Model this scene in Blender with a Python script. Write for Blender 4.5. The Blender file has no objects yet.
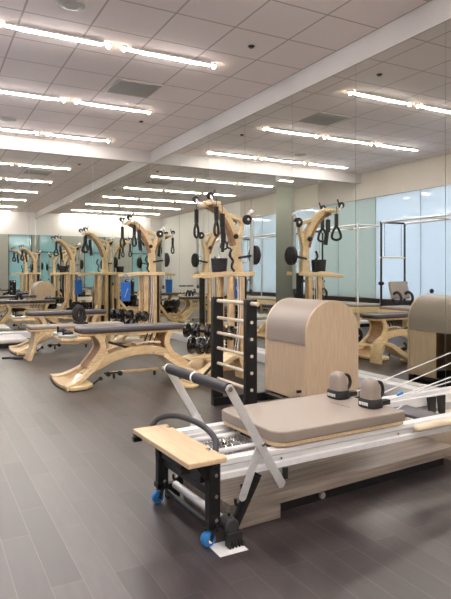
import bpy, math, random
from mathutils import Vector, Matrix
random.seed(7)
S = bpy.context.scene
COL = S.collection
PI = math.pi

# ------------------------------------------------------------------ materials
def mat(name, col, rough=0.5, metal=0.0, spec=0.5, coat=0.0, nscale=None, namt=0.1, stretch=(1, 1, 1), bump=0.0, trans=0.0):
    m = bpy.data.materials.new(name); m.use_nodes = True
    nt = m.node_tree; b = nt.nodes['Principled BSDF']
    b.inputs['Base Color'].default_value = (*col, 1)
    b.inputs['Roughness'].default_value = rough
    b.inputs['Metallic'].default_value = metal
    b.inputs['Specular IOR Level'].default_value = spec
    b.inputs['Coat Weight'].default_value = coat
    b.inputs['Transmission Weight'].default_value = trans
    ns = nscale or 6.0
    tc = nt.nodes.new('ShaderNodeTexCoord'); mp = nt.nodes.new('ShaderNodeMapping')
    mp.inputs['Scale'].default_value = stretch
    nz = nt.nodes.new('ShaderNodeTexNoise'); nz.inputs['Scale'].default_value = ns; nz.inputs['Detail'].default_value = 5
    cr = nt.nodes.new('ShaderNodeValToRGB')
    a = namt if nscale else 0.03
    cr.color_ramp.elements[0].position = 0.3; cr.color_ramp.elements[1].position = 0.7
    cr.color_ramp.elements[0].color = tuple(c * (1 - a) for c in col) + (1,)
    cr.color_ramp.elements[1].color = tuple(min(1, c * (1 + a)) for c in col) + (1,)
    L = nt.links.new
    L(tc.outputs['Object'], mp.inputs['Vector']); L(mp.outputs['Vector'], nz.inputs['Vector'])
    L(nz.outputs['Fac'], cr.inputs['Fac']); L(cr.outputs['Color'], b.inputs['Base Color'])
    if bump:
        bp = nt.nodes.new('ShaderNodeBump'); bp.inputs['Strength'].default_value = bump; bp.inputs['Distance'].default_value = 0.004
        L(nz.outputs['Fac'], bp.inputs['Height']); L(bp.outputs['Normal'], b.inputs['Normal'])
    return m

def emis(name, col, st):
    m = bpy.data.materials.new(name); m.use_nodes = True
    nt = m.node_tree; nt.nodes.clear()
    e = nt.nodes.new('ShaderNodeEmission'); o = nt.nodes.new('ShaderNodeOutputMaterial')
    e.inputs['Color'].default_value = (*col, 1); e.inputs['Strength'].default_value = st
    nt.links.new(e.outputs[0], o.inputs['Surface'])
    return m

def frosted(name, col):
    """back-lit frosted glass: daylight outside comes through the sheet, gloss in front"""
    m = bpy.data.materials.new(name); m.use_nodes = True
    nt = m.node_tree; nt.nodes.clear(); N = nt.nodes.new; L = nt.links.new
    o = N('ShaderNodeOutputMaterial'); t = N('ShaderNodeBsdfTranslucent'); d = N('ShaderNodeBsdfDiffuse')
    g = N('ShaderNodeBsdfGlossy'); m1 = N('ShaderNodeMixShader'); m2 = N('ShaderNodeMixShader'); fr = N('ShaderNodeFresnel')
    tc = N('ShaderNodeTexCoord'); nz = N('ShaderNodeTexNoise'); nz.inputs['Scale'].default_value = 0.7
    mx = N('ShaderNodeMix'); mx.data_type = 'RGBA'
    mx.inputs['A'].default_value = tuple(c * .93 for c in col) + (1,); mx.inputs['B'].default_value = (*col, 1)
    L(tc.outputs['Object'], nz.inputs['Vector']); L(nz.outputs['Fac'], mx.inputs['Factor'])
    L(mx.outputs['Result'], t.inputs['Color']); L(mx.outputs['Result'], d.inputs['Color'])
    g.inputs['Roughness'].default_value = 0.04; g.inputs['Color'].default_value = (.9, .95, 1, 1)
    fr.inputs['IOR'].default_value = 1.5
    m1.inputs['Fac'].default_value = 0.35
    L(t.outputs[0], m1.inputs[1]); L(d.outputs[0], m1.inputs[2])
    L(fr.outputs[0], m2.inputs['Fac']); L(m1.outputs[0], m2.inputs[1]); L(g.outputs[0], m2.inputs[2])
    L(m2.outputs[0], o.inputs['Surface'])
    return m

def mirror_mat():
    m = bpy.data.materials.new('mirror_glass'); m.use_nodes = True
    b = m.node_tree.nodes['Principled BSDF']
    b.inputs['Base Color'].default_value = (.80, .815, .765, 1); b.inputs['Metallic'].default_value = 1; b.inputs['Roughness'].default_value = 0.0
    return m

def ceiling_mat():
    m = bpy.data.materials.new('ceiling_tiles'); m.use_nodes = True
    nt = m.node_tree; b = nt.nodes['Principled BSDF']; N = nt.nodes.new; L = nt.links.new
    b.inputs['Roughness'].default_value = .9; b.inputs['Specular IOR Level'].default_value = .1
    tc = N('ShaderNodeTexCoord'); sp = N('ShaderNodeSeparateXYZ'); L(tc.outputs['Object'], sp.inputs[0])
    def line(out, off, per, w):
        a = N('ShaderNodeMath'); a.operation = 'SUBTRACT'; L(out, a.inputs[0]); a.inputs[1].default_value = off - per * 40 - w / 2 - w / 2
        d = N('ShaderNodeMath'); d.operation = 'MODULO'; L(a.outputs[0], d.inputs[0]); d.inputs[1].default_value = per
        c = N('ShaderNodeMath'); c.operation = 'LESS_THAN'; L(d.outputs[0], c.inputs[0]); c.inputs[1].default_value = w
        return c.outputs[0]
    lx = line(sp.outputs['X'], .878, .668, .020); ly = line(sp.outputs['Y'], 5.82, .675, .020)
    mx = N('ShaderNodeMath'); mx.operation = 'MAXIMUM'; L(lx, mx.inputs[0]); L(ly, mx.inputs[1])
    nz = N('ShaderNodeTexNoise'); nz.inputs['Scale'].default_value = 60; nz.inputs['Detail'].default_value = 3; L(tc.outputs['Object'], nz.inputs['Vector'])
    c0 = N('ShaderNodeMix'); c0.data_type = 'RGBA'; c0.inputs['A'].default_value = (.76, .67, .65, 1); c0.inputs['B'].default_value = (.85, .755, .73, 1)
    L(nz.outputs['Fac'], c0.inputs['Factor'])
    c1 = N('ShaderNodeMix'); c1.data_type = 'RGBA'; L(c0.outputs['Result'], c1.inputs['A']); c1.inputs['B'].default_value = (.47, .405, .385, 1)
    L(mx.outputs[0], c1.inputs['Factor']); L(c1.outputs['Result'], b.inputs['Base Color'])
    return m

def floor_mat():
    m = bpy.data.materials.new('dark_plank_floor'); m.use_nodes = True
    nt = m.node_tree; b = nt.nodes['Principled BSDF']; N = nt.nodes.new; L = nt.links.new
    tc = N('ShaderNodeTexCoord'); mp = N('ShaderNodeMapping'); mp.inputs['Rotation'].default_value = (0, 0, PI / 2)
    mp.inputs['Location'].default_value = (.35, .06, 0)
    br = N('ShaderNodeTexBrick'); L(tc.outputs['Object'], mp.inputs[0]); L(mp.outputs[0], br.inputs['Vector'])
    br.inputs['Scale'].default_value = 1; br.inputs['Brick Width'].default_value = .80; br.inputs['Row Height'].default_value = .125
    br.inputs['Mortar Size'].default_value = .0017; br.inputs['Mortar Smooth'].default_value = .3; br.inputs['Bias'].default_value = 0
    br.offset = .37; br.offset_frequency = 2
    br.inputs['Color1'].default_value = (.028, .0222, .0228, 1); br.inputs['Color2'].default_value = (.066, .0525, .0535, 1); br.inputs['Mortar'].default_value = (.115, .10, .098, 1)
    nz = N('ShaderNodeTexNoise'); nz.inputs['Scale'].default_value = 7; nz.inputs['Detail'].default_value = 6
    m2 = N('ShaderNodeMapping'); m2.inputs['Scale'].default_value = (4, .6, 1); L(tc.outputs['Object'], m2.inputs[0]); L(m2.outputs[0], nz.inputs['Vector'])
    cr = N('ShaderNodeValToRGB'); cr.color_ramp.elements[0].color = (.72, .72, .72, 1); cr.color_ramp.elements[1].color = (1.3, 1.28, 1.26, 1)
    cr.color_ramp.elements[0].position = .3; cr.color_ramp.elements[1].position = .7
    L(nz.outputs['Fac'], cr.inputs['Fac'])
    mu = N('ShaderNodeMix'); mu.data_type = 'RGBA'; mu.blend_type = 'MULTIPLY'; mu.inputs['Factor'].default_value = 1
    L(br.outputs['Color'], mu.inputs['A']); L(cr.outputs['Color'], mu.inputs['B']); L(mu.outputs['Result'], b.inputs['Base Color'])
    rr = N('ShaderNodeMapRange'); rr.inputs['To Min'].default_value = .30; rr.inputs['To Max'].default_value = .44
    L(nz.outputs['Fac'], rr.inputs['Value']); L(rr.outputs[0], b.inputs['Roughness'])
    b.inputs['Specular IOR Level'].default_value = .9
    bp = N('ShaderNodeBump'); bp.inputs['Strength'].default_value = .25; bp.inputs['Distance'].default_value = .002
    L(nz.outputs['Fac'], bp.inputs['Height']); L(bp.outputs['Normal'], b.inputs['Normal'])
    return m

M = dict(
    wood=mat('maple_wood', (.80, .60, .345), .35, nscale=9, namt=.14, stretch=(1, 3, 7), coat=.25),
    wood2=mat('bent_birch', (.72, .50, .27), .38, nscale=9, namt=.18, stretch=(2, 2, 1), coat=.25),
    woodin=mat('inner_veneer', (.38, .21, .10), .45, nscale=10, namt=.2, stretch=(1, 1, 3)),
    ply=mat('birch_plywood', (.66, .50, .335), .42, nscale=10, namt=.09, stretch=(6, 6, .5)),
    plank=mat('foot_plank_wood', (.78, .58, .36), .35, nscale=8, namt=.1, stretch=(8, 1, 4)),
    rung=mat('pale_dowel', (.80, .68, .52), .4, nscale=8, namt=.08, stretch=(1, 1, 6)),
    taupe=mat('taupe_vinyl', (.35, .292, .25), .38, nscale=90, namt=.03, bump=.06),
    grey=mat('grey_vinyl', (.085, .076, .09), .42, nscale=80, namt=.05, bump=.1),
    graph=mat('charcoal_foam', (.05, .048, .055), .55, nscale=60, namt=.12, bump=.2),
    black=mat('black_steel', (.012, .012, .013), .35, nscale=30, namt=.2),
    gloss=mat('glossy_black', (.008, .008, .009), .16, nscale=30, namt=.1, coat=.6),
    blackm=mat('black_rubber', (.018, .017, .018), .6, nscale=30, namt=.3),
    blackf=mat('black_fabric', (.03, .03, .035), .85, nscale=140, namt=.8, bump=.4),
    silver=mat('brushed_aluminium', (.78, .77, .78), .35, metal=.35, nscale=20, namt=.06, stretch=(1, 1, 8)),
    white=mat('white_enamel', (.93, .92, .93), .28, nscale=12, namt=.03, coat=.3),
    chrome=mat('chrome', (.75, .75, .76), .15, metal=1),
    blue=mat('blue_polyurethane', (.03, .27, .72), .3, coat=.3),
    bluec=mat('blue_cloth', (.03, .16, .55), .8),
    rope=mat('white_rope', (.85, .85, .88), .6),
    paper=mat('white_paper', (.9, .9, .9), .8),
    wall=mat('painted_wall', (.66, .62, .58), .7, nscale=2, namt=.02),
    white_wall=mat('white_painted_wall', (.74, .72, .71), .7, nscale=2, namt=.02),
    beige=mat('beige_bulkhead', (.58, .53, .48), .7, nscale=2, namt=.02),
    soffit=mat('painted_soffit', (.52, .49, .475), .7, nscale=2, namt=.02),
    sage=mat('grey_green_wall', (.36, .37, .33), .7, nscale=2, namt=.02),
    ledge=mat('white_ledge', (.78, .77, .77), .35),
    brown=mat('dark_wainscot', (.05, .032, .026), .4, nscale=6, namt=.2, stretch=(1, 1, 5)),
    vent=mat('vent_grille', (.42, .39, .365), .6),
    lens=mat('spot_trim', (.8, .78, .75), .3),
    pvc=mat('pale_metal', (.5, .52, .5), .35, metal=.4),
)
def platform_mat():
    m = mat('grey_laminate', (.31, .255, .215), .34, nscale=7, namt=.33, stretch=(.35, 7, 7)); return m
M['lam'] = platform_mat()
M['mirror'] = mirror_mat(); M['ceil'] = ceiling_mat(); M['floor'] = floor_mat()
M['fblue'] = frosted('blue_frosted_glass', (.475, .50, .535)); M['fgreen'] = frosted('green_frosted_glass', (.375, .395, .375)); M['fteal'] = frosted('teal_frosted_glass', (.27, .35, .345))
M['tube'] = emis('lit_tube', (1, .94, .91), 12); M['spot'] = emis('lit_spot', (1, .84, .68), 7)

# ------------------------------------------------------------------ mesh builder
class MB:
    def __init__(s): s.v = []; s.f = []
    def add(s, vs, fs):
        o = len(s.v); s.v += [tuple(v) for v in vs]; s.f += [tuple(i + o for i in f) for f in fs]; return s
    def box(s, x0, x1, y0, y1, z0, z1):
        return s.add([(x0, y0, z0), (x1, y0, z0), (x1, y1, z0), (x0, y1, z0), (x0, y0, z1), (x1, y0, z1), (x1, y1, z1), (x0, y1, z1)],
                     [(0, 3, 2, 1), (4, 5, 6, 7), (0, 1, 5, 4), (1, 2, 6, 5), (2, 3, 7, 6), (3, 0, 4, 7)])
    def beam(s, p, q, w, h, up=(0, 0, 1), ext=0):
        p = Vector(p); q = Vector(q); d = (q - p).normalized(); p -= d * ext; q += d * ext
        u = Vector(up); a = d.cross(u).normalized() * w / 2; b = a.cross(d).normalized() * h / 2
        vs = [p - a - b, p + a - b, p + a + b, p - a + b, q - a - b, q + a - b, q + a + b, q - a + b]
        return s.add(vs, [(0, 3, 2, 1), (4, 5, 6, 7), (0, 1, 5, 4), (1, 2, 6, 5), (2, 3, 7, 6), (3, 0, 4, 7)])
    def tube(s, pts, r, n=10, closed=False):
        pts = [Vector(p) for p in pts]; k = len(pts); rs = r if isinstance(r, (list, tuple)) else [r] * k
        vs = []; ref = None
        for i, p in enumerate(pts):
            if closed: t = (pts[(i + 1) % k] - pts[i - 1]).normalized()
            else: t = (pts[min(i + 1, k - 1)] - pts[max(i - 1, 0)]).normalized()
            if ref is None:
                ref = t.cross(Vector((0, 0, 1)))
                if ref.length < .05: ref = t.cross(Vector((0, 1, 0)))
            a = (ref - t * ref.dot(t)).normalized(); b = t.cross(a); ref = a
            for j in range(n):
                an = 2 * PI * j / n; vs.append(p + (a * math.cos(an) + b * math.sin(an)) * rs[i])
        fs = []
        for i in range(k if closed else k - 1):
            for j in range(n):
                i2 = (i + 1) % k
                fs.append((i * n + j, i * n + (j + 1) % n, i2 * n + (j + 1) % n, i2 * n + j))
        if not closed: fs += [tuple(range(n))[::-1], tuple((k - 1) * n + j for j in range(n))]
        return s.add(vs, fs)
    def cyl(s, p, q, r, n=16, r2=None): return s.tube([p, q], [r, r if r2 is None else r2], n)
    def lathe(s, p, q, prof, n=20):
        p = Vector(p); q = Vector(q); pts = [p + (q - p) * t for t, r in prof]
        d = (q - p).normalized(); a = d.cross(Vector((0, 0, 1)))
        if a.length < .05: a = d.cross(Vector((0, 1, 0)))
        a.normalize(); b = d.cross(a); vs = []
        for c, (t, r) in zip(pts, prof):
            for j in range(n): an = 2 * PI * j / n; vs.append(c + (a * math.cos(an) + b * math.sin(an)) * max(r, 1e-4))
        k = len(prof); fs = [(i * n + j, i * n + (j + 1) % n, (i + 1) * n + (j + 1) % n, (i + 1) * n + j) for i in range(k - 1) for j in range(n)]
        fs += [tuple(range(n))[::-1], tuple((k - 1) * n + j for j in range(n))]
        return s.add(vs, fs)
    def torus(s, c, R, r, axis='y', n=20, m=8, a0=0, a1=2 * PI):
        full = abs(a1 - a0 - 2 * PI) < 1e-6; pts = []
        for i in range(n if full else n + 1):
            a = a0 + (a1 - a0) * i / n; u, w = R * math.cos(a), R * math.sin(a)
            pts.append(Vector(c) + Vector({'y': (u, 0, w), 'x': (0, u, w), 'z': (u, w, 0)}[axis]))
        return s.tube(pts, r, m, closed=full)
    def prism(s, out, y0, y1, axis='y'):
        def P(a, b, c): return {'y': (a, c, b), 'x': (c, a, b), 'z': (a, b, c)}[axis]
        n = len(out); vs = [P(a, b, y0) for a, b in out] + [P(a, b, y1) for a, b in out]
        fs = [tuple(range(n)), tuple(range(2 * n - 1, n - 1, -1))] + [(i, n + i, n + (i + 1) % n, (i + 1) % n) for i in range(n)]
        return s.add(vs, fs)
    def strip(s, pts, th, y0, y1, n=14):
        """thick ribbon following a smooth curve in XZ, from y0 to y1; th one value or one per control point"""
        cp, ct = spline(pts, th, n); k = len(cp); vs = []
        for i in range(k):
            a = cp[max(i - 1, 0)]; b = cp[min(i + 1, k - 1)]; d = (b - a); d.normalize(); nn = Vector((-d.y, d.x)) * ct[i] / 2
            p = cp[i] + nn; q = cp[i] - nn
            yy0 = y0(i / (k - 1)) if callable(y0) else y0; yy1 = y1(i / (k - 1)) if callable(y1) else y1
            vs += [(p.x, yy0, p.y), (q.x, yy0, q.y), (q.x, yy1, q.y), (p.x, yy1, p.y)]
        fs = [(0, 1, 2, 3), tuple(4 * (k - 1) + j for j in (3, 2, 1, 0))]
        for i in range(k - 1):
            for j in range(4): fs.append((4 * i + j, 4 * i + 4 + j, 4 * i + 4 + (j + 1) % 4, 4 * i + (j + 1) % 4))
        return s.add(vs, fs)
    def xform(s, m):
        s.v = [tuple(m @ Vector(v)) for v in s.v]; return s
    def build(s, name, m, parent=None, bev=0, seg=2, smooth=True, label=None):
        me = bpy.data.meshes.new(name); me.from_pydata([tuple(v) for v in s.v], [], s.f)
        import bmesh
        bm = bmesh.new(); bm.from_mesh(me); bmesh.ops.recalc_face_normals(bm, faces=bm.faces); bm.to_mesh(me); bm.free()
        me.materials.append(m if not isinstance(m, str) else M[m])
        if smooth:
            me.shade_smooth(); me.set_sharp_from_angle(angle=0.65)
        o = bpy.data.objects.new(name, me); COL.objects.link(o)
        if parent: o.parent = parent
        if bev:
            b = o.modifiers.new('bevel', 'BEVEL'); b.width = bev; b.segments = seg; b.limit_method = 'ANGLE'; b.angle_limit = .6
        if label: o['label'] = label
        return o

def spline(pts, th, n):
    P = [Vector(p) for p in pts]; T = th if isinstance(th, (list, tuple)) else [th] * len(P)
    out = []; ot = []
    for i in range(len(P) - 1):
        p0 = P[max(i - 1, 0)]; p1 = P[i]; p2 = P[i + 1]; p3 = P[min(i + 2, len(P) - 1)]
        st = max(2, n // (len(P) - 1) + 2)
        for k in range(st):
            t = k / st
            out.append(.5 * ((2 * p1) + (p2 - p0) * t + (2 * p0 - 5 * p1 + 4 * p2 - p3) * t * t + (3 * p1 - p0 - 3 * p2 + p3) * t ** 3)); ot.append(T[i] * (1 - t) + T[i + 1] * t)
    out.append(P[-1]); ot.append(T[-1]); return out, ot

def smooth3(pts, n=6):
    return [tuple(p) for p in spline([Vector(p) for p in pts], 1.0, n * (len(pts) - 1))[0]]

def empty(name, loc=(0, 0, 0), rz=0):
    o = bpy.data.objects.new(name, None); COL.objects.link(o); o.location = loc; o.rotation_euler = (0, 0, rz); o.empty_display_size = .1; return o
def tag(o, label, cat, group=None):
    o['label'] = label; o['category'] = cat
    if group: o['group'] = group
    return o
def struct(o): o['kind'] = 'structure'; return o
def copy_tree(o, parent=None):
    c = o.copy(); COL.objects.link(c)
    if parent: c.parent = parent
    for ch in list(o.children): copy_tree(ch, c)
    return c
def B(*a): return MB().box(*a)

# ------------------------------------------------------------------ room
XR, XL, YB, YF, YE, ZC, ZM = 4.23, -1.52, 11.2, -2.6, 14.0, 3.78, 3.53
struct(B(XL - .2, XR + .2, YF - .2, YE + .2, -.1, 0).build('floor', 'floor', smooth=False))
struct(B(XL - .2, XR + .2, YF - .2, YE + .2, ZC, ZC + .1).build('ceiling', 'ceil', smooth=False))
struct(B(XR + .012, XR + .2, YF, YE, 0, ZC).build('wall_right', 'white_wall', smooth=False))
# band above the mirrors
struct(B(XR - .012, XR + .012, YF, YB, ZM, ZC).build('trim_1', 'soffit', smooth=False))
struct(B(1.10, XR + .012, YB + .012, YB + .16, 0, ZC).build('wall_back', 'white_wall', smooth=False))
struct(B(1.10, XR - .012, YB - .012, YB + .012, ZM, ZC).build('trim_2', 'soffit', smooth=False))
struct(B(XL, 1.10, YB - .012, YB + .1, ZM, ZC).build('trim_3', 'soffit', smooth=False))
# white ledge at the foot of the mirrors
struct(B(XR - .15, XR - .001, YF, YB - .001, 0, .12).build('baseboard_right', 'ledge', bev=.006))
struct(B(1.10, XR - .151, YB - .15, YB - .001, 0, .12).build('baseboard_back', 'ledge', bev=.006))
# left wall: white plaster, then wainscot + frosted glass + bulkhead
struct(B(XL - .15, XL, YF, 4.9, 0, ZC).build('wall_left', 'white_wall', smooth=False))
struct(B(XL - .15, XL, 4.9, YE, 0, .58).build('trim_4', 'brown', smooth=False))
struct(B(XL - .15, XL, 4.9, YE, 3.12, ZC).build('trim_5', 'beige', smooth=False))
y = 4.9; k = 1
while y < YE - .1:
    y2 = min(y + 1.45, YE)
    w = struct(B(XL - .05, XL - .03, y + .004, y2 - .004, .58, 3.12).build('window_%d' % k, 'fblue' if y < 10.6 else 'fgreen', smooth=False))
    B(XL - .07, XL - .055, y2 - .012, y2 + .012, .58, 3.12).build('window_mullion', 'pvc', w)
    y = y2; k += 1
struct(B(XL, XR + .2, YE, YE + .15, 0, ZC).build('wall_end', 'sage', smooth=False))
# front wall behind the camera
struct(B(XL, XR, YF - .15, YF, 2.84, ZC).build('wall_front', 'white_wall', smooth=False))
struct(B(XL, XR, YF - .15, YF, 0, .35).build('trim_6', 'brown', smooth=False))
wx = [(-.95, -.05), (1.2, 2.15), (3.15, 4.1)]; px_ = XL; tn = 7
for a, b in wx + [(XR, XR)]:
    struct(B(px_, a, YF - .15, YF, .35, 2.84).build('trim_%d' % tn, 'sage', smooth=False)); tn += 1; px_ = b
for a, b in wx:
    w = struct(B(a + .03, b - .03, YF - .06, YF - .04, .35, 2.84).build('window_%d' % k, 'fteal', smooth=False)); k += 1
    f = MB(); f.box(a, a + .03, YF - .08, YF - .005, .35, 2.84); f.box(b - .03, b, YF - .08, YF - .005, .35, 2.84); f.box(a + .03, b - .03, YF - .08, YF - .005, 2.1, 2.13)
    f.build('window_frame', 'black', w, smooth=False)
# mirrored pillar at the end of the back wall
pil = struct(B(-.13, .58, YB + .012, YB + .9, 0, ZC).build('wall_pillar', 'white_wall', smooth=False))

def mirror(name, bx, label, group):
    o = B(*bx).build('mirror_panel', 'mirror', smooth=False); tag(o, label, 'mirror', group); return o
ys = [YF, -1.27, -.05, 1.17, 2.39, 3.615, 4.835, 6.055, 7.275, 8.495, 9.715, YB]
rl = ['right wall mirror at the front corner, behind the camera', 'right wall mirror second from the front corner, behind the camera', 'right wall mirror third from the front corner', 'right wall mirror fourth from the front corner',
      'right wall mirror cut by the right edge of the photo', 'right wall mirror reflecting the ladder barrel and trapeze frame', 'right wall mirror right behind the ladder barrel',
      'right wall mirror reflecting the top of the near pulley tower', 'right wall mirror behind the near pulley tower', 'right wall mirror between the two pulley towers', 'right wall mirror touching the corner with the back wall']
for i in range(len(ys) - 1):
    mirror('m', (XR, XR + .01, ys[i] + .0025, ys[i + 1] - .0025, .122, ZM), 'tall frameless ' + rl[i], 'mirror panels on the right wall')
for a, b, l in ((3.0, XR, 'at its right corner'), (1.78, 3.0, 'in the middle'), (1.10, 1.78, 'at its left end')):
    mirror('m', (a + .0025, b - .0025, YB, YB + .01, .122, ZM), 'tall mirror panel on the back wall ' + l, 'mirror panels on the back wall')
mirror('m', (-.128, .578, YB, YB + .01, .02, ZM), 'mirror panel on the front of the pillar', 'mirror panels on the pillar')
mirror('m', (.582, .592, YB, YB + .9, .02, ZM), 'mirror panel on the pillar side facing the right wall', 'mirror panels on the pillar')

# ceiling lights: rows of linear tubes with little spots between them
rows = [(10.65, 'in the row next to the back wall'), (8.44, 'in the middle row in view'), (6.18, 'in the row nearest the top of the photo'), (3.95, 'in the row above the ladder barrel'), (1.72, 'in the row just ahead of the camera'), (-.5, 'in the row just behind the camera'), (-2.3, 'in the row by the front wall'), (12.9, 'added in the recess beyond the back wall')]  # recess row is added to bring light behind the back wall
tubes = [(2.09, 3.08, 'right-hand'), (.755, 1.755, 'middle'), (-.57, .43, 'left-hand')]
spots = [(3.15, 'at the right end'), (2.01, 'left of the right-hand tube'), (1.83, 'right of the middle tube'), (.68, 'left of the middle tube'), (.51, 'right of the left-hand tube')]
tb = None; sb = None
for ry, rn in rows:
    for x0, x1, tn in tubes:
        if tb is None:
            tb = empty('linear_ceiling_light')
            h = MB(); h.box(-.51, .51, -.045, .045, -.006, 0); h.box(-.51, .51, -.045, -.036, -.024, -.006); h.box(-.51, .51, .036, .045, -.024, -.006); h.build('housing', 'lens', tb)
            MB().tube([(-.5 + i * .1, 0, -.022) for i in range(11)], [.012, .017] + [.019] * 7 + [.017, .012], 10).build('tube', 'tube', tb)
            o = tb
        else: o = copy_tree(tb)
        o.location = ((x0 + x1) / 2, ry, ZC)
        tag(o, 'linear ceiling light, %s of three %s' % (tn, rn), 'light', 'linear ceiling lights')
    for x, sn in spots:
        if sb is None:
            sb = empty('ceiling_spotlight')
            MB().lathe((0, 0, 0), (0, 0, -.02), [(0, .05), (.5, .048), (1, .03)], 16).build('trim_ring', 'lens', sb)
            MB().lathe((0, 0, -.02), (0, 0, -.05), [(0, .024), (.6, .024), (1, .012)], 14).build('bulb', 'spot', sb)
            o = sb
        else: o = copy_tree(sb)
        o.location = (x, ry, ZC)
        tag(o, 'ceiling spotlight %s %s' % (sn, rn), 'light', 'small ceiling spotlights')
# air devices on the ceiling
for (x, yy, l) in ((1.25, 5.44, 'at the top of the photo'), (1.26, 10.0, 'between the two far light rows')):
    o = MB().lathe((x, yy, ZC), (x, yy, ZC - .02), [(0, .13), (.5, .13), (.6, .11), (.7, .11), (.8, .075), (1, .07)], 28).build('ceiling_speaker', 'vent'); tag(o, 'round grey ceiling speaker ' + l, 'speaker', 'round ceiling speakers')
r = empty('air_return_grille', (2.58, 7.507, ZC)); MB().box(-.31, .31, -.31, .31, -.008, 0).build('frame', 'vent', r)
g = MB()
for i in range(14): g.box(-.29, .29, -.29 + i * .042, -.27 + i * .042, -.014, -.008)
g.build('louvres', 'vent', r); tag(r, 'square grey air return grille set among the ceiling tiles', 'vent')
for (x, yy, l) in ((3.27, 5.48, 'above the row of mirrors, nearest the camera'), (3.25, 9.07, 'between the far light rows')):
    o = MB().lathe((x, yy, ZC), (x, yy, ZC - .02), [(0, .04), (.3, .04), (.35, .03), (1, .025)], 16).build('sprinkler_head', 'black'); tag(o, 'small dark ceiling sprinkler ' + l, 'sprinkler', 'ceiling sprinklers')
o = B(1.45, 2.15, 10.93, 10.97, ZC - .01, ZC).build('slot_diffuser', 'vent'); tag(o, 'thin dark slot air diffuser near the back wall', 'vent')

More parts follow.
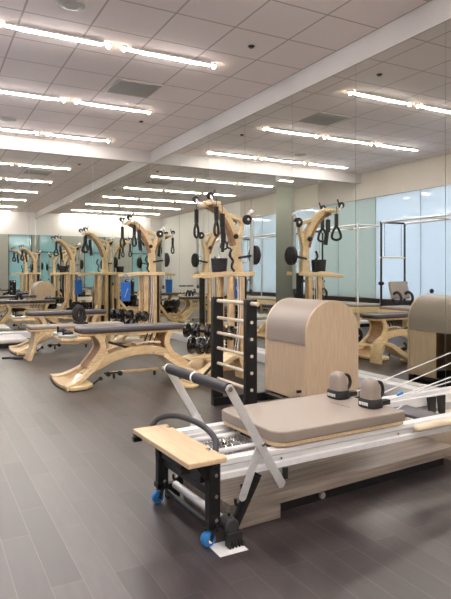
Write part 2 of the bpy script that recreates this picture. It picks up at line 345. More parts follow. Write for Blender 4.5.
# ------------------------------------------------------------------ main reformer (local: x along its length, y across, origin at near foot-end leg)
def make_reformer():
    R = empty('pilates_reformer')
    W = .575; Lr = 2.80
    for y0, y1, a, b, side in ((0, .075, .0, .075, 'near'), (W - .075, W, W - .075, W, 'far')):
        f = MB()
        s = 1 if side == 'near' else -1; ye = 0 if side == 'near' else W
        # extruded rail profile with a groove on the outer face
        prof = [(ye, .285), (ye + s * .075, .285), (ye + s * .075, .350), (ye + s * .055, .350), (ye + s * .055, .375), (ye, .375), (ye, .350), (ye + s * .008, .345), (ye + s * .008, .318), (ye, .312)]
        f.prism(prof, .02, Lr, 'x'); rail = f.build('rail', 'white', R, smooth=False, bev=.002)
        for xx in (.05, .32, .40, 1.2, 2.3): MB().cyl((xx, ye + s * .008, .33), (xx, ye - s * .002, .33), .006, 10).build('bolt', 'chrome', rail)
    # foot end cross frame
    f = MB().box(.0, .04, .075, W - .075, .26, .35); f.box(.0, .02, .075, W - .075, .35, .372); f.build('end_frame', 'black', R, bev=.003)
    MB().box(Lr - .04, Lr, .075, W - .075, .285, .36).build('end_frame', 'black', R, bev=.003)
    # plank
    p = MB(); out = [(-.145, -.09), (.045, -.09), (.045, .03), (.020, .03), (.020, .075), (.045, .075), (.045, W - .11), (.02, W - .11), (.02, W - .07), (.045, W - .07), (.045, W - .035), (-.145, W - .035)]
    p.prism(out, .396, .42, 'z'); p.build('standing_plank', 'plank', R, bev=.004)
    # plank brackets, legs
    for yy, nm in ((.012, 'near'), (W - .012, 'far')):
        lg = MB(); lg.box(.0, .058, yy - .022, yy + .022, .075, .396)
        lg.box(.0, .052, yy - .026, yy + .026, .24, .36)
        leg = lg.build('leg', 'black', R, bev=.004)
        for z in (.32, .225, .12): MB().cyl((.03, yy - .022, z), (.03, yy - .033, z), .009, 12).build('bolt', 'chrome', leg)
        br = MB(); br.prism([(-.13, .395), (.0, .395), (.0, .29), (-.03, .32), (-.06, .36), (-.13, .375)], yy - .012, yy + .012); br.build('plank_bracket', 'black', R, bev=.002)
        MB().box(-.135, -.09, yy - .016, yy + .016, .345, .37).build('bracket_foot', 'black', R, bev=.003)
        # caster
        fk = MB(); fk.beam((.03, yy - .026, .10), (.003, yy - .026, .034), .006, .03, (0, 1, 0)); fk.beam((.03, yy + .02, .10), (.003, yy + .02, .034), .006, .03, (0, 1, 0)); fk.box(-.005, .03, yy - .026, yy + .026, .085, .11)
        fork = fk.build('caster_fork', 'black', R)
        wh = MB().lathe((.003, yy - .018, .034), (.003, yy + .014, .034), [(0, .022), (.02, .030), (.2, .033), (.8, .033), (.98, .030), (1, .022)], 24).build('caster_wheel', 'blue', R)
        h = MB().cyl((.003, yy - .03, .034), (.003, yy + .026, .034), .011, 14); h.build('axle', 'chrome', wh)
    # diagonal footbar rack with hooks
    for yy, nm in ((-.004, 'near'), (W + .004, 'far')):
        d = MB(); d.beam((.26, yy, .285), (.12, yy, .05), .045, .014, (0, 1, 0)); d.beam((.255, yy - .008, .27), (.13, yy - .008, .06), .03, .012, (0, 1, 0))
        for t in (.25, .5, .75):
            bx = .26 - .14 * t; bz = .285 - .235 * t
            d.tube(smooth3([(bx - .01, yy, bz), (bx - .045, yy, bz - .008), (bx - .052, yy, bz + .022)], 4), .007, 8)
        d.build('hook_rack', 'black', R)
    MB().cyl((.10, .03, .085), (.10, W - .03, .085), .02, 16).build('roller_tube', 'silver', R)
    MB().cyl((.055, .03, .055), (.055, W - .03, .055), .014, 14).build('cross_tube', 'black', R)
    MB().box(.03, .06, .02, W - .02, .20, .235).build('cross_bar', 'black', R, bev=.003)
    # rubber foot with teeth, near end of the roller tube
    t = MB(); t.lathe((.10, .03, .085), (.10, -.045, .085), [(0, .03), (.1, .036), (.9, .036), (1, .03)], 18)
    t.build('roller_cap', 'graph', R)
    t = MB(); t.box(.065, .14, -.065, -.03, .025, .065)
    for i in range(5): t.box(.067 + i * .016, .076 + i * .016, -.075, -.03, .003, .03)
    t.build('rubber_foot', 'blackm', R, bev=.003)
    t = MB(); t.box(.065, .145, W + .0, W + .035, .003, .085); t.build('rubber_foot', 'blackm', R, bev=.003)
    # foot strap hoop
    MB().tube(smooth3([(-.02, W + .02, .40), (.03, W + .01, .445), (.10, W - .07, .46), (.14, W - .24, .45), (.13, W - .40, .425), (.08, W - .50, .39), (.05, W - .53, .35)], 6), .015, 10).build('foot_strap', 'graph', R)
    # footbar: silver scissor arms + padded bar
    px, pz = .275, .43
    for yy in (-.035, W + .035):
        a = MB(); a.beam((.09, yy, .70), (.375, yy, .225), .042, .008, (0, 1, 0), .012)
        for q in ((.09, .70), (.375, .225)): a.cyl((q[0], yy - .004, q[1]), (q[0], yy + .004, q[1]), .021, 18)
        arm = a.build('footbar_arm', 'silver', R, bev=.0015)
        s = -1 if yy < 0 else 1
        MB().cyl((.09, yy, .70), (.09, yy + s * .008, .70), .011, 14).build('bolt', 'chrome', arm)
        yb = yy - s * .01
        a = MB(); a.beam((px - .01, yb, pz - .0), (.165, yb, .20), .040, .007, (0, 1, 0), .0)
        a.cyl((.165, yb - .0035, .20), (.165, yb + .0035, .20), .020, 18)
        arm2 = a.build('footbar_strut', 'silver', R, bev=.0015)
        k = MB(); k.lathe((px - .008, yy + s * .004, pz), (px - .008, yy + s * .018, pz), [(0, .013), (.6, .013), (1, .008)], 16); k.build('pivot_bolt', 'chrome', arm2)
        MB().beam((.42, yy - s * .03, .285), (.42, yy - s * .03, .23), .02, .02, (0, 1, 0)).build('stop_pin', 'black', R)
    bar = MB(); bar.cyl((.09, -.03, .70), (.09, .29, .70), .027, 24); bar.cyl((.09, .305, .70), (.09, W + .03, .70), .027, 24)
    fb = bar.build('footbar', 'graph', R)
    rg = MB(); rg.cyl((.09, .29, .70), (.09, .305, .70), .0285, 24); rg.cyl((.09, W + .022, .70), (.09, W + .032, .70), .0285, 24); rg.build('ring', 'white', fb)
    # carriage
    cx0, cx1 = .365, 1.24
    def rr(x0, x1, y0, y1, rl, r2):
        o = []
        for (cx, cy, a0, r) in ((x0 + rl, y0 + rl, PI, rl), (x1 - r2, y0 + r2, 1.5 * PI, r2), (x1 - r2, y1 - r2, 0, r2), (x0 + rl, y1 - rl, .5 * PI, rl)):
            for i in range(7): a = a0 + i / 6 * PI / 2; o.append((cx + r * math.cos(a), cy + r * math.sin(a)))
        return o
    car = MB().prism(rr(cx0, cx1, -.018, W - .015, .075, .012), .402, .457, 'z').build('carriage_pad', 'taupe', R, bev=.007, seg=3)
    MB().prism(rr(cx0 + .006, cx1 - .006, -.012, W - .021, .075, .012), .382, .402, 'z').build('carriage_board', 'plank', R, bev=.002)
    MB().box(cx0 + .06, cx1 - .04, .10, W - .10, .34, .385).build('carriage_frame', 'black', R, bev=.004)
    whl = MB()
    for xx in (cx0 + .1, cx1 - .1):
        for yy in (.062, W - .062): whl.cyl((xx, yy - .008, .366), (xx, yy + .008, .366), .0165, 14)
    whl.build('carriage_wheels', 'blackm', R)
    # headrest seam + shoulder rests
    MB().box(1.02, 1.024, .19, .36, .457, .4575).build('headrest_seam', 'graph', R)
    for yy in (.15, .42):
        s = MB(); n = 16; pr = []
        hx, hy = .046, .054
        # domed shoulder block: stacked rounded sections
        secs = [(.0, 1.0), (.06, 1.0), (.092, .96), (.115, .88), (.132, .76), (.143, .58), (.149, .34), (.151, .05)]
        vs = []
        for z, k in secs:
            for i in range(n):
                a = 2 * PI * i / n; ca, sa = math.cos(a), math.sin(a)
                ex = .62
                vs.append((1.14 + hx * k * math.copysign(abs(ca) ** ex, ca) - .004 * (1 - k), yy + hy * k * math.copysign(abs(sa) ** ex, sa), .468 + z))
        fs = [(i * n + j, i * n + (j + 1) % n, (i + 1) * n + (j + 1) % n, (i + 1) * n + j) for i in range(len(secs) - 1) for j in range(n)] + [tuple(range(n))[::-1], tuple((len(secs) - 1) * n + j for j in range(n))]
        s.add(vs, fs); sh = s.build('shoulder_rest', 'taupe', R)
        b = MB(); vs = []
        for z, k in ((.458, 1.12), (.462, 1.2), (.500, 1.2), (.508, 1.1)):
            for i in range(n):
                a = 2 * PI * i / n; ca, sa = math.cos(a), math.sin(a)
                vs.append((1.14 + hx * k * math.copysign(abs(ca) ** .62, ca), yy + hy * k * math.copysign(abs(sa) ** .62, sa), z))
        b.add(vs, [(i * n + j, i * n + (j + 1) % n, (i + 1) * n + (j + 1) % n, (i + 1) * n + j) for i in range(3) for j in range(n)] + [tuple(range(n))[::-1], tuple(3 * n + j for j in range(n))])
        b.build('strap_base', 'blackm', sh)
        w = MB(); random.seed(3)
        xw = 1.14 - hx * 1.2 - .0004
        for i, (h) in enumerate((.012, .008, .012, .010, .012, .007, .012, .011)):
            y0 = yy - .034 + i * .009; w.box(xw - .0006, xw + .001, y0, y0 + .0055, .480 - h * .7, .480 + h * .7)
        w.box(xw - .0008, xw + .001, yy - .034, yy + .036, .487, .490)
        w.build('strap_marking', 'paper', sh)
        hd = MB(); hd.tube(smooth3([(1.17, yy, .50), (1.215, yy, .505), (1.238, yy, .54), (1.222, yy, .585), (1.175, yy, .595)], 5), .010, 10); hd.box(1.17, 1.28, yy - .018, yy + .018, .458, .485); hd.build('strap_handle', 'blackm', sh)
    # springs between foot end and carriage
    for i in range(5):
        yy = .15 + i * .075; sp = MB(); pts = []
        for k in range(150): a = k * .9; pts.append((.05 + .40 * k / 149, yy + .011 * math.cos(a), .325 + .011 * math.sin(a)))
        sp.tube(pts, .0028, 5); sg = sp.build('spring', 'chrome', R)
        MB().cyl((.04, yy, .325), (.09, yy, .325), .013, 10).build('spring_sleeve', 'white' if i % 2 else 'graph', sg)
    MB().box(.20, .225, .075, W - .075, .295, .312).build('spring_bar', 'silver', R, bev=.002)
    MB().cyl((.12, .42, .345), (.45, .42, .345), .013, 14).build('guide_rod', 'white', R)
    MB().cyl((.12, .20, .345), (.45, .20, .345), .013, 14).build('guide_rod', 'white', R)
    # brackets inside the rails beyond the carriage
    for xx in (2.02, 2.12):
        k = MB(); k.prism([(xx - .05, .36), (xx + .035, .36), (xx + .03, .2), (xx - .02, .2)], W - .14, W - .125); k.build('rail_bracket', 'black', R, bev=.002)
    k = MB().box(1.62, 1.82, .2, W - .085, .30, .318); k.build('shade_sheet', 'grey', R, bev=.003)  # grey sheet added for the shaded platform top between the rails
    # risers with pulleys and ropes
    for yy, s in ((.03, 1), (W - .03, -1)):
        r_ = MB(); r_.box(Lr - .13, Lr - .09, yy - .02, yy + .02, .28, .80); rs = r_.build('riser_post', 'silver', R, bev=.004)
        pu = MB()
        for z in (.70, .77): pu.lathe((Lr - .155, yy - .012, z), (Lr - .155, yy + .012, z), [(0, .028), (.3, .028), (.5, .02), (.7, .028), (1, .028)], 18)
        pu.build('pulley', 'blackm', rs)
        ay = .15 if s > 0 else .42
        zz = .66 if s < 0 else .71
        MB().tube([(1.25, ay, .472), (Lr - .155, yy, zz + .028)], .0042, 8).build('rope', 'rope', R)
        MB().tube([(1.45 if s < 0 else 1.30, ay + s * .02, .44 if s < 0 else .47), (Lr - .155, yy, zz - .045)], .0042, 8).build('rope', 'rope', R)
        MB().lathe((1.36, ay + s*.004, .497), (1.41, ay+s*.004, .51), [(0, .004), (.2, .010), (.8, .010), (1, .004)], 10).build('rope_clip', 'blue', R)
        MB().tube([(1.46, ay + s * .02, .44), (1.36, ay + s * .02, .405), (1.24, ay, .40)], .004, 8).build('rope', 'rope', R)
    # tail legs
    for yy in (.02, W - .02):
        l = MB().box(Lr - .10, Lr - .04, yy - .022, yy + .022, 0, .285).build('leg', 'black', R, bev=.004)
    return R
ref = make_reformer(); ref.location = (1.12, 2.25, 0); ref.rotation_euler = (0, 0, math.radians(2.5))
tag(ref, 'large foreground pilates reformer with white rails, taupe carriage, silver footbar and blue wheels', 'exercise machine', 'pilates reformers')
ref2 = copy_tree(ref); ref2.location = (-.62, 1.5, 0); ref2.rotation_euler = (0, 0, PI / 2)
tag(ref2, 'second reformer along the white left wall, seen only in the mirrors', 'exercise machine', 'pilates reformers')

# wooden pole lying along the near rail
p = MB(); p.lathe((2.42, 2.277, .35), (3.30, 2.315, .35), [(0, .008), (.006, .016), (.03, .0205), (1, .0205)], 16)
p = p.build('wooden_pole', 'rung'); tag(p, 'pale round wooden pole lying along the near rail of the foreground reformer', 'pole')
# paper under the rubber foot
p = B(1.125, 1.265, 2.145, 2.265, .0005, .0022); p = p.build('paper_sheet', 'paper', smooth=False); tag(p, 'small white sheet of paper under the rubber foot of the foreground reformer', 'paper')
# platform under the reformer
P = empty('low_platform', (1.275, 2.325, 0), math.radians(4.5))
MB().box(0, 1.70, 0, .47, .072, .128).build('top_board', 'lam', P, bev=.004)
MB().box(0, .30, .003, .467, 0, .071).build('end_block', 'lam', P, bev=.004)
MB().box(.30, 1.66, .06, .45, 0, .0715).build('recessed_base', 'black', P)
MB().cyl((.62, .075, .028), (.62, .045, .028), .018, 14).build('leveling_foot', 'vent', P)
tag(P, 'long low grey wood-look platform on the floor beneath the foreground reformer', 'platform')
P = empty('wooden_box', (3.02, 2.62, 0), math.radians(3))
MB().box(0, .5, -.18, .30, .0, .20).build('box_body', 'rung', P, bev=.006)
MB().torus((.2, -.185, .16), .10, .008, 'y', 16, 8, PI, 2 * PI).build('strap', 'blackm', P)
tag(P, 'low pale wooden box with a black strap, under the tail of the foreground reformer', 'box')

# ------------------------------------------------------------------ ladder barrel
LB = empty('ladder_barrel', (2.4, 4.34, 0))
bx, rb = .87, .282
def arch(xc, r, z0, zc, n=24): return [(xc - r, z0), (xc + r, z0)] + [(xc + r * math.cos(PI * i / n), zc + r * math.sin(PI * i / n)) for i in range(n + 1)]
for y0 in (-.30, .355):
    MB().prism(arch(bx, rb + .015, .075, .675), y0, y0 + .022).build('arched_panel', 'ply', LB, bev=.002)
zc = .675
n = 28; out = []
pr = MB(); pad = []
for i in range(n + 1):
    a = PI * i / n; pad.append((bx + (rb + .012) * math.cos(a), zc + (rb + .012) * math.sin(a)))
ang = pad
outer = [(bx + rb + .012, .575)] + ang + [(bx - rb - .012, .575)]
inner = [(bx - rb + .012, .575)] + [(bx + (rb - .02) * math.cos(PI - PI * i / n), zc + (rb - .02) * math.sin(PI - PI * i / n)) for i in range(n + 1)] + [(bx + rb - .012, .575)]
vs = []; k = len(outer); inn = inner[::-1]
for yy in (-.277, .354):
    vs += [(a, yy, b) for a, b in outer]; vs += [(a, yy, b) for a, b in inn]
fs = []
for i in range(k - 1):
    fs += [(i, i + 1, 2 * k + i + 1, 2 * k + i), (k + i, k + i + 1, 3 * k + i + 1, 3 * k + i), (i, i + 1, k + i + 1, k + i), (2 * k + i, 2 * k + i + 1, 3 * k + i + 1, 3 * k + i)]
fs += [(0, k, 3 * k, 2 * k), (k - 1, 2 * k - 1, 4 * k - 1, 3 * k - 1)]
MB().add(vs, fs).build('barrel_pad', 'taupe', LB)
for q, ys_ in ((-1, -.278), (1, -.02)): MB().box(*sorted((bx + q * (rb + .004), bx + q * (rb - .012))), ys_, .355, .075, .60).build('side_panel', 'ply', LB)
MB().cyl((.60, -.20, .16), (.545, -.20, .16), .014, 12).build('adjustment_knob', 'black', LB)
for yy in (-.28, .30):
    MB().box(-.05, 1.20, yy - .03, yy + .03, .0, .075 if yy < 0 else .075).build('base_beam', 'black', LB, bev=.004)
MB().box(.02, .54, -.30, -.24, .078, .13).build('slide_beam', 'black', LB, bev=.004)
for xx in (.5, 1.1): MB().box(xx, xx + .06, -.25, .27, .02, .07).build('base_crossbar', 'black', LB, bev=.004)
for yy, l in ((-.30, 'n'), (.30, 'f')):
    MB().box(-.055, .055, yy - .022, yy + .022, .075, 1.0).build('ladder_upright', 'black', LB, bev=.005)
zs = [.965, .81, .67, .53, .39, .25]
for i, z in enumerate(zs):
    if i == 0: m = MB().cyl((0, -.42, z), (0, .42, z), .017, 14)
    else: m = MB().cyl((0, -.28, z), (0, .28, z), .015, 14)
    rg = m.build('rung', 'rung', LB)
    if i: MB().cyl((0, -.322, z), (0, -.328, z), .014, 14).build('rung_cap', 'rung', rg)
tag(LB, 'ladder barrel with taupe padded arch, plywood sides and black ladder with pale rungs', 'exercise machine')

# ------------------------------------------------------------------ gyro bench
def make_bench():
    R = empty('pulley_exercise_bench')       # local origin: floor under the left foot tip, on the axis
    def yw0(t): return -(.34 - .22 * min(1, t * 1.6))
    def foot(sx, x0, nm):
        # flared foot: a wide plate at the tip narrowing as it climbs into the arch
        F = MB(); X = lambda a: x0 + sx * a
        pts = [(X(.0), .028), (X(.12), .05), (X(.26), .12), (X(.42), .24), (X(.52), .34)]
        cp, ct = spline([Vector(p) for p in pts], [.05, .05, .05, .05, .045], 20)
        for (ya, yb) in ((-1, -.62), (.62, 1)):
            kk = len(cp); vs = []
            for i in range(kk):
                t = i / (kk - 1); w = .33 * (1 - t) ** 1.3 + .115
                a = cp[max(i - 1, 0)]; b = cp[min(i + 1, kk - 1)]; d = (b - a).normalized(); nn = Vector((-d.y, d.x)) * ct[i] / 2
                lo, hi = sorted((ya * w, yb * w))
                p = cp[i] + nn; q = cp[i] - nn; vs += [(p.x, lo, p.y), (q.x, lo, q.y), (q.x, hi, q.y), (p.x, hi, p.y)]
            fs = [(0, 1, 2, 3), tuple(4 * (kk - 1) + j for j in (3, 2, 1, 0))]
            for i in range(kk - 1):
                for j in range(4): fs.append((4 * i + j, 4 * i + 4 + j, 4 * i + 4 + (j + 1) % 4, 4 * i + (j + 1) % 4))
            F.add(vs, fs)
        ft = F.build('foot', 'wood', R, bev=.006)
        G = MB(); kk = len(cp); vs = []
        for i in range(kk):
            t = i / (kk - 1); w = (.33 * (1 - t) ** 1.3 + .115) * .64; c = cp[i] - Vector((0, .004))
            vs += [(c.x, -w, c.y), (c.x, w, c.y), (c.x, w, c.y - .018), (c.x, -w, c.y - .018)]
        fs = [(0, 1, 2, 3), tuple(4 * (kk - 1) + j for j in (3, 2, 1, 0))]
        for i in range(kk - 1):
            for j in range(4): fs.append((4 * i + j, 4 * i + 4 + j, 4 * i + 4 + (j + 1) % 4, 4 * i + (j + 1) % 4))
        G.add(vs, fs).build('foot_web', 'wood2', ft)
        # rounded toe plate
        o = []
        for i in range(13):
            a = -PI / 2 + PI * i / 12; o.append((X(.06) - sx * .09 * math.cos(a), .46 * math.sin(a)))
        o += [(X(.2), .44), (X(.30), .33), (X(.30), -.33), (X(.2), -.44)]
        MB().prism(o, .008, .045, 'z').build('toe_plate', 'wood', ft, bev=.008)
        MB().prism([(a * .985 + x0 * .015, b * .985) for a, b in o], .0, .008, 'z').build('rubber_sole', 'blackm', ft)
        kb = MB(); kb.lathe((X(.38), -.30, .09), (X(.38), -.34, .09), [(0, .012), (.4, .012), (.5, .022), (1, .02)], 12); kb.beam((X(.30), -.30, .03), (X(.40), -.30, .10), .012, .02, (0, 1, 0)); kb.build('leveling_knob', 'blackm', ft)
        bo = MB(); bo.cyl((X(.36), -.168, .21), (X(.36), -.19, .21), .012, 12); bo.build('bolt', 'vent', ft)
    foot(1, 0, 'left'); foot(-1, 1.64, 'right')
    # arched twin beams
    for y0 in (-.15, .10):
        b = MB(); b.strip([(.24, .10), (.42, .20), (.62, .29), (.86, .335), (1.10, .32), (1.30, .25), (1.48, .12)], [.08, .09, .10, .105, .10, .09, .08], y0, y0 + .05, 40)
        bm_ = b.build('arched_beam', 'wood', R, bev=.008)
        for q in (1.05, 1.17, 1.30): MB().cyl((q, y0 - .004, .30 - (q - 1.05) * .3), (q, y0 + .002, .30 - (q - 1.05) * .3), .011, 12).build('bolt', 'vent', bm_)
    # curved columns
    for (pts, nm) in (([(.385, .545), (.44, .47), (.455, .38), (.40, .28), (.30, .17)], 'l'), ([(1.27, .545), (1.225, .46), (1.225, .38), (1.28, .28), (1.36, .2)], 'r')):
        for y0 in (-.16, .12):
            MB().strip(pts, [.06, .06, .065, .07, .06], y0, y0 + .04, 24).build('curved_column', 'wood', R, bev=.006)
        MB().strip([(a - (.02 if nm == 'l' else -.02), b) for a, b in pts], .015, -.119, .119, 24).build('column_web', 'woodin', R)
    # seat
    MB().box(.20, 1.42, -.15, .15, .528, .556).build('seat_board', 'wood2', R, bev=.006)
    o = []
    for (cx, cy, a0) in ((.27, -.11, PI), (1.37, -.11, 1.5 * PI), (1.37, .11, 0), (.27, .11, .5 * PI)):
        for i in range(7): a = a0 + i / 6 * PI / 2; o.append((cx + .07 * math.cos(a), cy + .07 * math.sin(a)))
    MB().prism(o, .557, .617, 'z').build('seat_pad', 'grey', R, bev=.022, seg=4)
    # handle unit at the left end
    MB().box(-.02, .30, -.24, .24, .488, .527).build('handle_board', 'wood2', R, bev=.012)
    for yy in (-.135, .135):
        d = MB(); d.lathe((.08, yy, .527), (.08, yy, .562), [(0, .10), (.15, .105), (.8, .105), (1, .095)], 28); dk = d.build('handle_disc', 'pvc', R)
        MB().lathe((.08, yy, .562), (.08, yy, .60), [(0, .055), (.6, .05), (1, .02)], 20).build('disc_hub', 'blackm', dk)
        h = MB(); h.cyl((.02, yy - .05, .56), (.02, yy - .05, .63), .012, 12); h.build('handle_peg', 'blackm', dk)
    MB().box(.20, .27, -.10, .10, .557, .60).build('seat_slide', 'blackm', R, bev=.01)
    # black strut and low wooden bar
    MB().cyl((.55, -.05, .44), (.84, -.05, .345), .014, 12).build('strut', 'black', R)
    b = MB().box(.62, 1.20, .06, .10, .055, .085); lb = b.build('lower_bar', 'wood2', R, bev=.008)
    MB().box(.64, .66, .065, .095, 0, .055).build('bar_foot', 'blackm', lb); MB().box(1.14, 1.16, .065, .095, 0, .055).build('bar_foot', 'blackm', lb)
    kb = MB()
    for q in (.56, .70): kb.lathe((q, .03, .07), (q, -.03, .07), [(0, .02), (.2, .028), (.8, .028), (1, .02)], 14)
    kb.cyl((.53, .06, .07), (.72, .06, .07), .01, 10); kb.build('bar_knob', 'blackm', lb)
    # slatted lower cradle with straps (pale pieces seen under the seat)
    cr = MB()
    cr.strip([(.86, .40), (1.0, .425), (1.16, .41)], .02, -.10, .10, 12); cr.build('spring_cradle', 'rung', R)
    st = MB()
    for q in (.95, 1.01, 1.07): st.beam((q + .05, -.09, .52), (q, -.09, .40), .012, .014, (0, 1, 0))
    st.build('cradle_strap', 'blackm', R)
    return R
bn = make_bench(); bn.location = (1.30, 6.29, 0)
tag(bn, 'curved maple exercise bench with long grey seat, the nearer one, left of the black ladder', 'exercise machine', 'curved wooden pulley benches')
b2 = copy_tree(bn); b2.location = (1.22, 9.2, 0)
tag(b2, 'curved maple exercise bench further away, its foot at the left edge beside the white mat', 'exercise machine', 'curved wooden pulley benches')
# handle stands on the far side of the seats
def make_loops():
    R = empty('handle_stand')
    MB().box(-.06, .10, -.12, .12, 0, .025).build('base', 'blackm', R, bev=.006)
    for yy in (-.09, .09):
        l = MB(); pts = [(0, yy, .03), (-.05, yy, .08), (-.055, yy, .18), (0, yy, .235), (.05, yy, .18), (.045, yy, .08)]
        l.tube(smooth3(pts + [pts[0]], 5), .024, 10); l.build('hand_loop', 'blackm', R)
        MB().cyl((0, yy, .22), (0, yy, .27), .03, 12).build('cap', 'graph', R)
    return R

# ------------------------------------------------------------------ pulley tower (local origin at main column foot)
def make_tower():
    R = empty('wooden_pulley_tower')
    # base plates
    o = []
    for i in range(24):
        a = 2 * PI * i / 24; o.append((-.25 + .42 * math.copysign(abs(math.cos(a)) ** .7, math.cos(a)), .36 * math.copysign(abs(math.sin(a)) ** .7, math.sin(a))))
    MB().prism(o, 0, .035, 'z').build('base_plate', 'wood', R, bev=.008)
    # legs below the shelf
    for (x, yy) in ((-.165, -.13), (-.165, .13), (.0, -.13), (.0, .13)):
        MB().box(x - .034, x + .034, yy - .03, yy + .03, .035, 1.17).build('leg', 'wood2', R, bev=.008)
    MB().box(.07, .11, -.08, .08, .035, 1.22).build('weight_guide', 'black', R, bev=.004)
    st = MB()
    for i in range(9): st.box(-.125, -.04, -.09, .09, .09 + i * .045, .128 + i * .045)
    st.build('weight_stack', 'blackm', R, bev=.003)
    rd = MB(); rd.cyl((-.11, 0, .5), (-.11, 0, 1.17), .008, 8); rd.cyl((-.06, 0, .5), (-.06, 0, 1.17), .008, 8); rd.build('guide_rod', 'chrome', R)
    # shelf / arm rest
    sh = []
    top = [(-.58, 1.175, .045), (-.5, 1.18, .05), (-.35, 1.20, .055), (-.2, 1.215, .055), (-.08, 1.20, .05), (.05, 1.205, .055), (.19, 1.215, .055)]
    for yy in (-.17, .13):
        MB().strip([(a, b) for a, b, c in top], [c for a, b, c in top], yy, yy + .04, 30).build('shelf_rail', 'wood', R, bev=.01)
    MB().box(-.30, .10, -.13, .13, 1.19, 1.215).build('shelf_board', 'wood', R, bev=.004)
    # column and overhead arch
    col = [(.0, 1.20), (.0, 1.45), (-.02, 1.62), (-.075, 1.79), (-.16, 1.94), (-.27, 2.055), (-.40, 2.115), (-.49, 2.10)]
    MB().strip(col, [.13, .11, .105, .105, .10, .10, .10, .07], -.045, .045, 50).build('overhead_arch', 'wood', R, bev=.01)
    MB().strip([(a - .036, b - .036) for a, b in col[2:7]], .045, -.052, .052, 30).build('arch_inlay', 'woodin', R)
    MB().strip([(.0, 1.56), (.035, 1.68), (.065, 1.78), (.075, 1.87), (.04, 1.93), (-.04, 1.955), (-.13, 1.985)], [.06, .055, .05, .05, .05, .055, .05], -.035, .035, 36).build('rear_arm', 'wood', R, bev=.008)
    MB().strip([(.03, 1.93), (.10, 1.94), (.19, 1.975)], [.05, .045, .03], -.03, .03, 12).build('rear_arm_tip', 'wood2', R, bev=.006)
    # crosshead on arch tip with two pulleys
    MB().box(-.47, -.34, -.21, .21, 2.085, 2.13).build('crosshead', 'wood', R, bev=.012)
    for yy in (-.21, .21):
        br = MB(); br.beam((-.46, yy, 2.11), (-.50, yy, 2.20), .02, .03, (0, 1, 0)); br.cyl((-.49, yy - .02, 2.17), (-.49, yy + .02, 2.17), .02, 12)
        bk = br.build('pulley_bracket', 'silver', R)
        MB().lathe((-.50, yy - .014, 2.19), (-.50, yy + .014, 2.19), [(0, .045), (.3, .045), (.5, .032), (.7, .045), (1, .045)], 20).build('pulley', 'blackm', bk)
        lever = MB(); lever.beam((-.47, yy, 2.15), (-.43, yy, 2.27), .012, .018, (0, 1, 0)); lever.build('lever', 'blackm', bk)
        # strap with hand loop
        x = -.47 + (-.02 if yy > 0 else .06)
        s = MB(); s.tube([(x, yy, 2.17), (x, yy, 2.02)], .004, 6); s.beam((x, yy, 2.06), (x, yy, 1.88), .05, .025, (0, 1, 0)); bs = s.build('strap', 'blackm', R)
        l = MB(); l.tube(smooth3([(x, yy, 1.90), (x - .04, yy - .03, 1.80), (x - .045, yy - .04, 1.72), (x, yy, 1.69), (x + .045, yy + .04, 1.72), (x + .04, yy + .03, 1.80), (x, yy, 1.90)], 4), .017, 8); l.build('hand_loop', 'blackm', bs)
    # inner strap and S shaped leg hook
    s = MB(); s.tube([(-.30, -.16, 2.09), (-.30, -.16, 1.98)], .004, 6); s.beam((-.30, -.16, 1.98), (-.30, -.16, 1.80), .06, .03, (0, 1, 0)); s.beam((-.29, -.15, 1.80), (-.27, -.14, 1.62), .06, .02, (0, 1, 0)); s.build('strap', 'blackm', R)
    s = MB(); s.tube(smooth3([(-.13, -.1, 1.53), (-.16, -.1, 1.45), (-.11, -.1, 1.38), (-.13, -.1, 1.30), (-.09, -.1, 1.24)], 6), .016, 8); s.build('curled_handle', 'blackm', R)
    # big rear pulley, rod and round pad
    pk = MB().lathe((.135, -.07, 1.93), (.135, -.03, 1.93), [(0, .06), (.2, .068), (.45, .068), (.5, .055), (.55, .068), (.8, .068), (1, .06)], 24).build('pulley', 'blackm', R)
    MB().cyl((.135, -.078, 1.93), (.135, -.07, 1.93), .018, 12).build('pulley_hub', 'chrome', pk)
    br = MB(); br.beam((.135, -.05, 1.99), (.22, -.05, 2.06), .03, .02, (0, 1, 0)); br.lathe((.20, -.09, 2.04), (.20, -.01, 2.04), [(0, .02), (.5, .03), (1, .02)], 12); br.build('pulley_bracket', 'white', R)
    MB().cyl((.205, -.05, 1.93), (.205, -.05, 1.0), .027, 12).build('guide_tube', 'pvc', R)
    pd = MB().lathe((.225, -.04, 1.46), (.285, -.04, 1.46), [(0, .11), (.1, .13), (.8, .13), (1, .115)], 28).build('round_pad', 'blackm', R)
    MB().beam((.0, -.05, 1.42), (.235, -.05, 1.46), .03, .04, (0, 1, 0)).build('pad_arm', 'black', R)
    MB().lathe((.20, -.05, 1.0), (.20, -.05, .93), [(0, .01), (.4, .025), (1, .02)], 12).build('rope_weight', 'graph', R)
    # second small pulley, left
    MB().lathe((-.05, -.09, 1.70), (-.05, -.06, 1.70), [(0, .03), (.4, .034), (.6, .034), (1, .03)], 16).build('pulley', 'blackm', R)
    # black wheels with studs on curved side shelves
    for (x, yy, z, rr_) in ((-.66, -.30, .33, .11), (-.45, -.36, .315, .12), (-.60, -.02, .49, .095), (-.42, -.05, .47, .10), (-.23, -.28, .46, .095)):
        w = MB(); w.lathe((x - .035, yy + .02, z), (x + .01, yy - .035, z), [(0, rr_ * .9), (.15, rr_), (.6, rr_), (.8, rr_ * .93), (.82, rr_ * .7), (1, rr_ * .62)], 26)
        w.lathe((x - .11, yy + .11, z), (x - .075, yy + .07, z), [(0, rr_ * .6), (.2, rr_), (.8, rr_), (1, rr_ * .9)], 26)
        w.cyl((x - .08, yy + .07, z), (x - .02, yy, z), .02, 10)
        wo = w.build('weight_wheel', 'gloss', R)
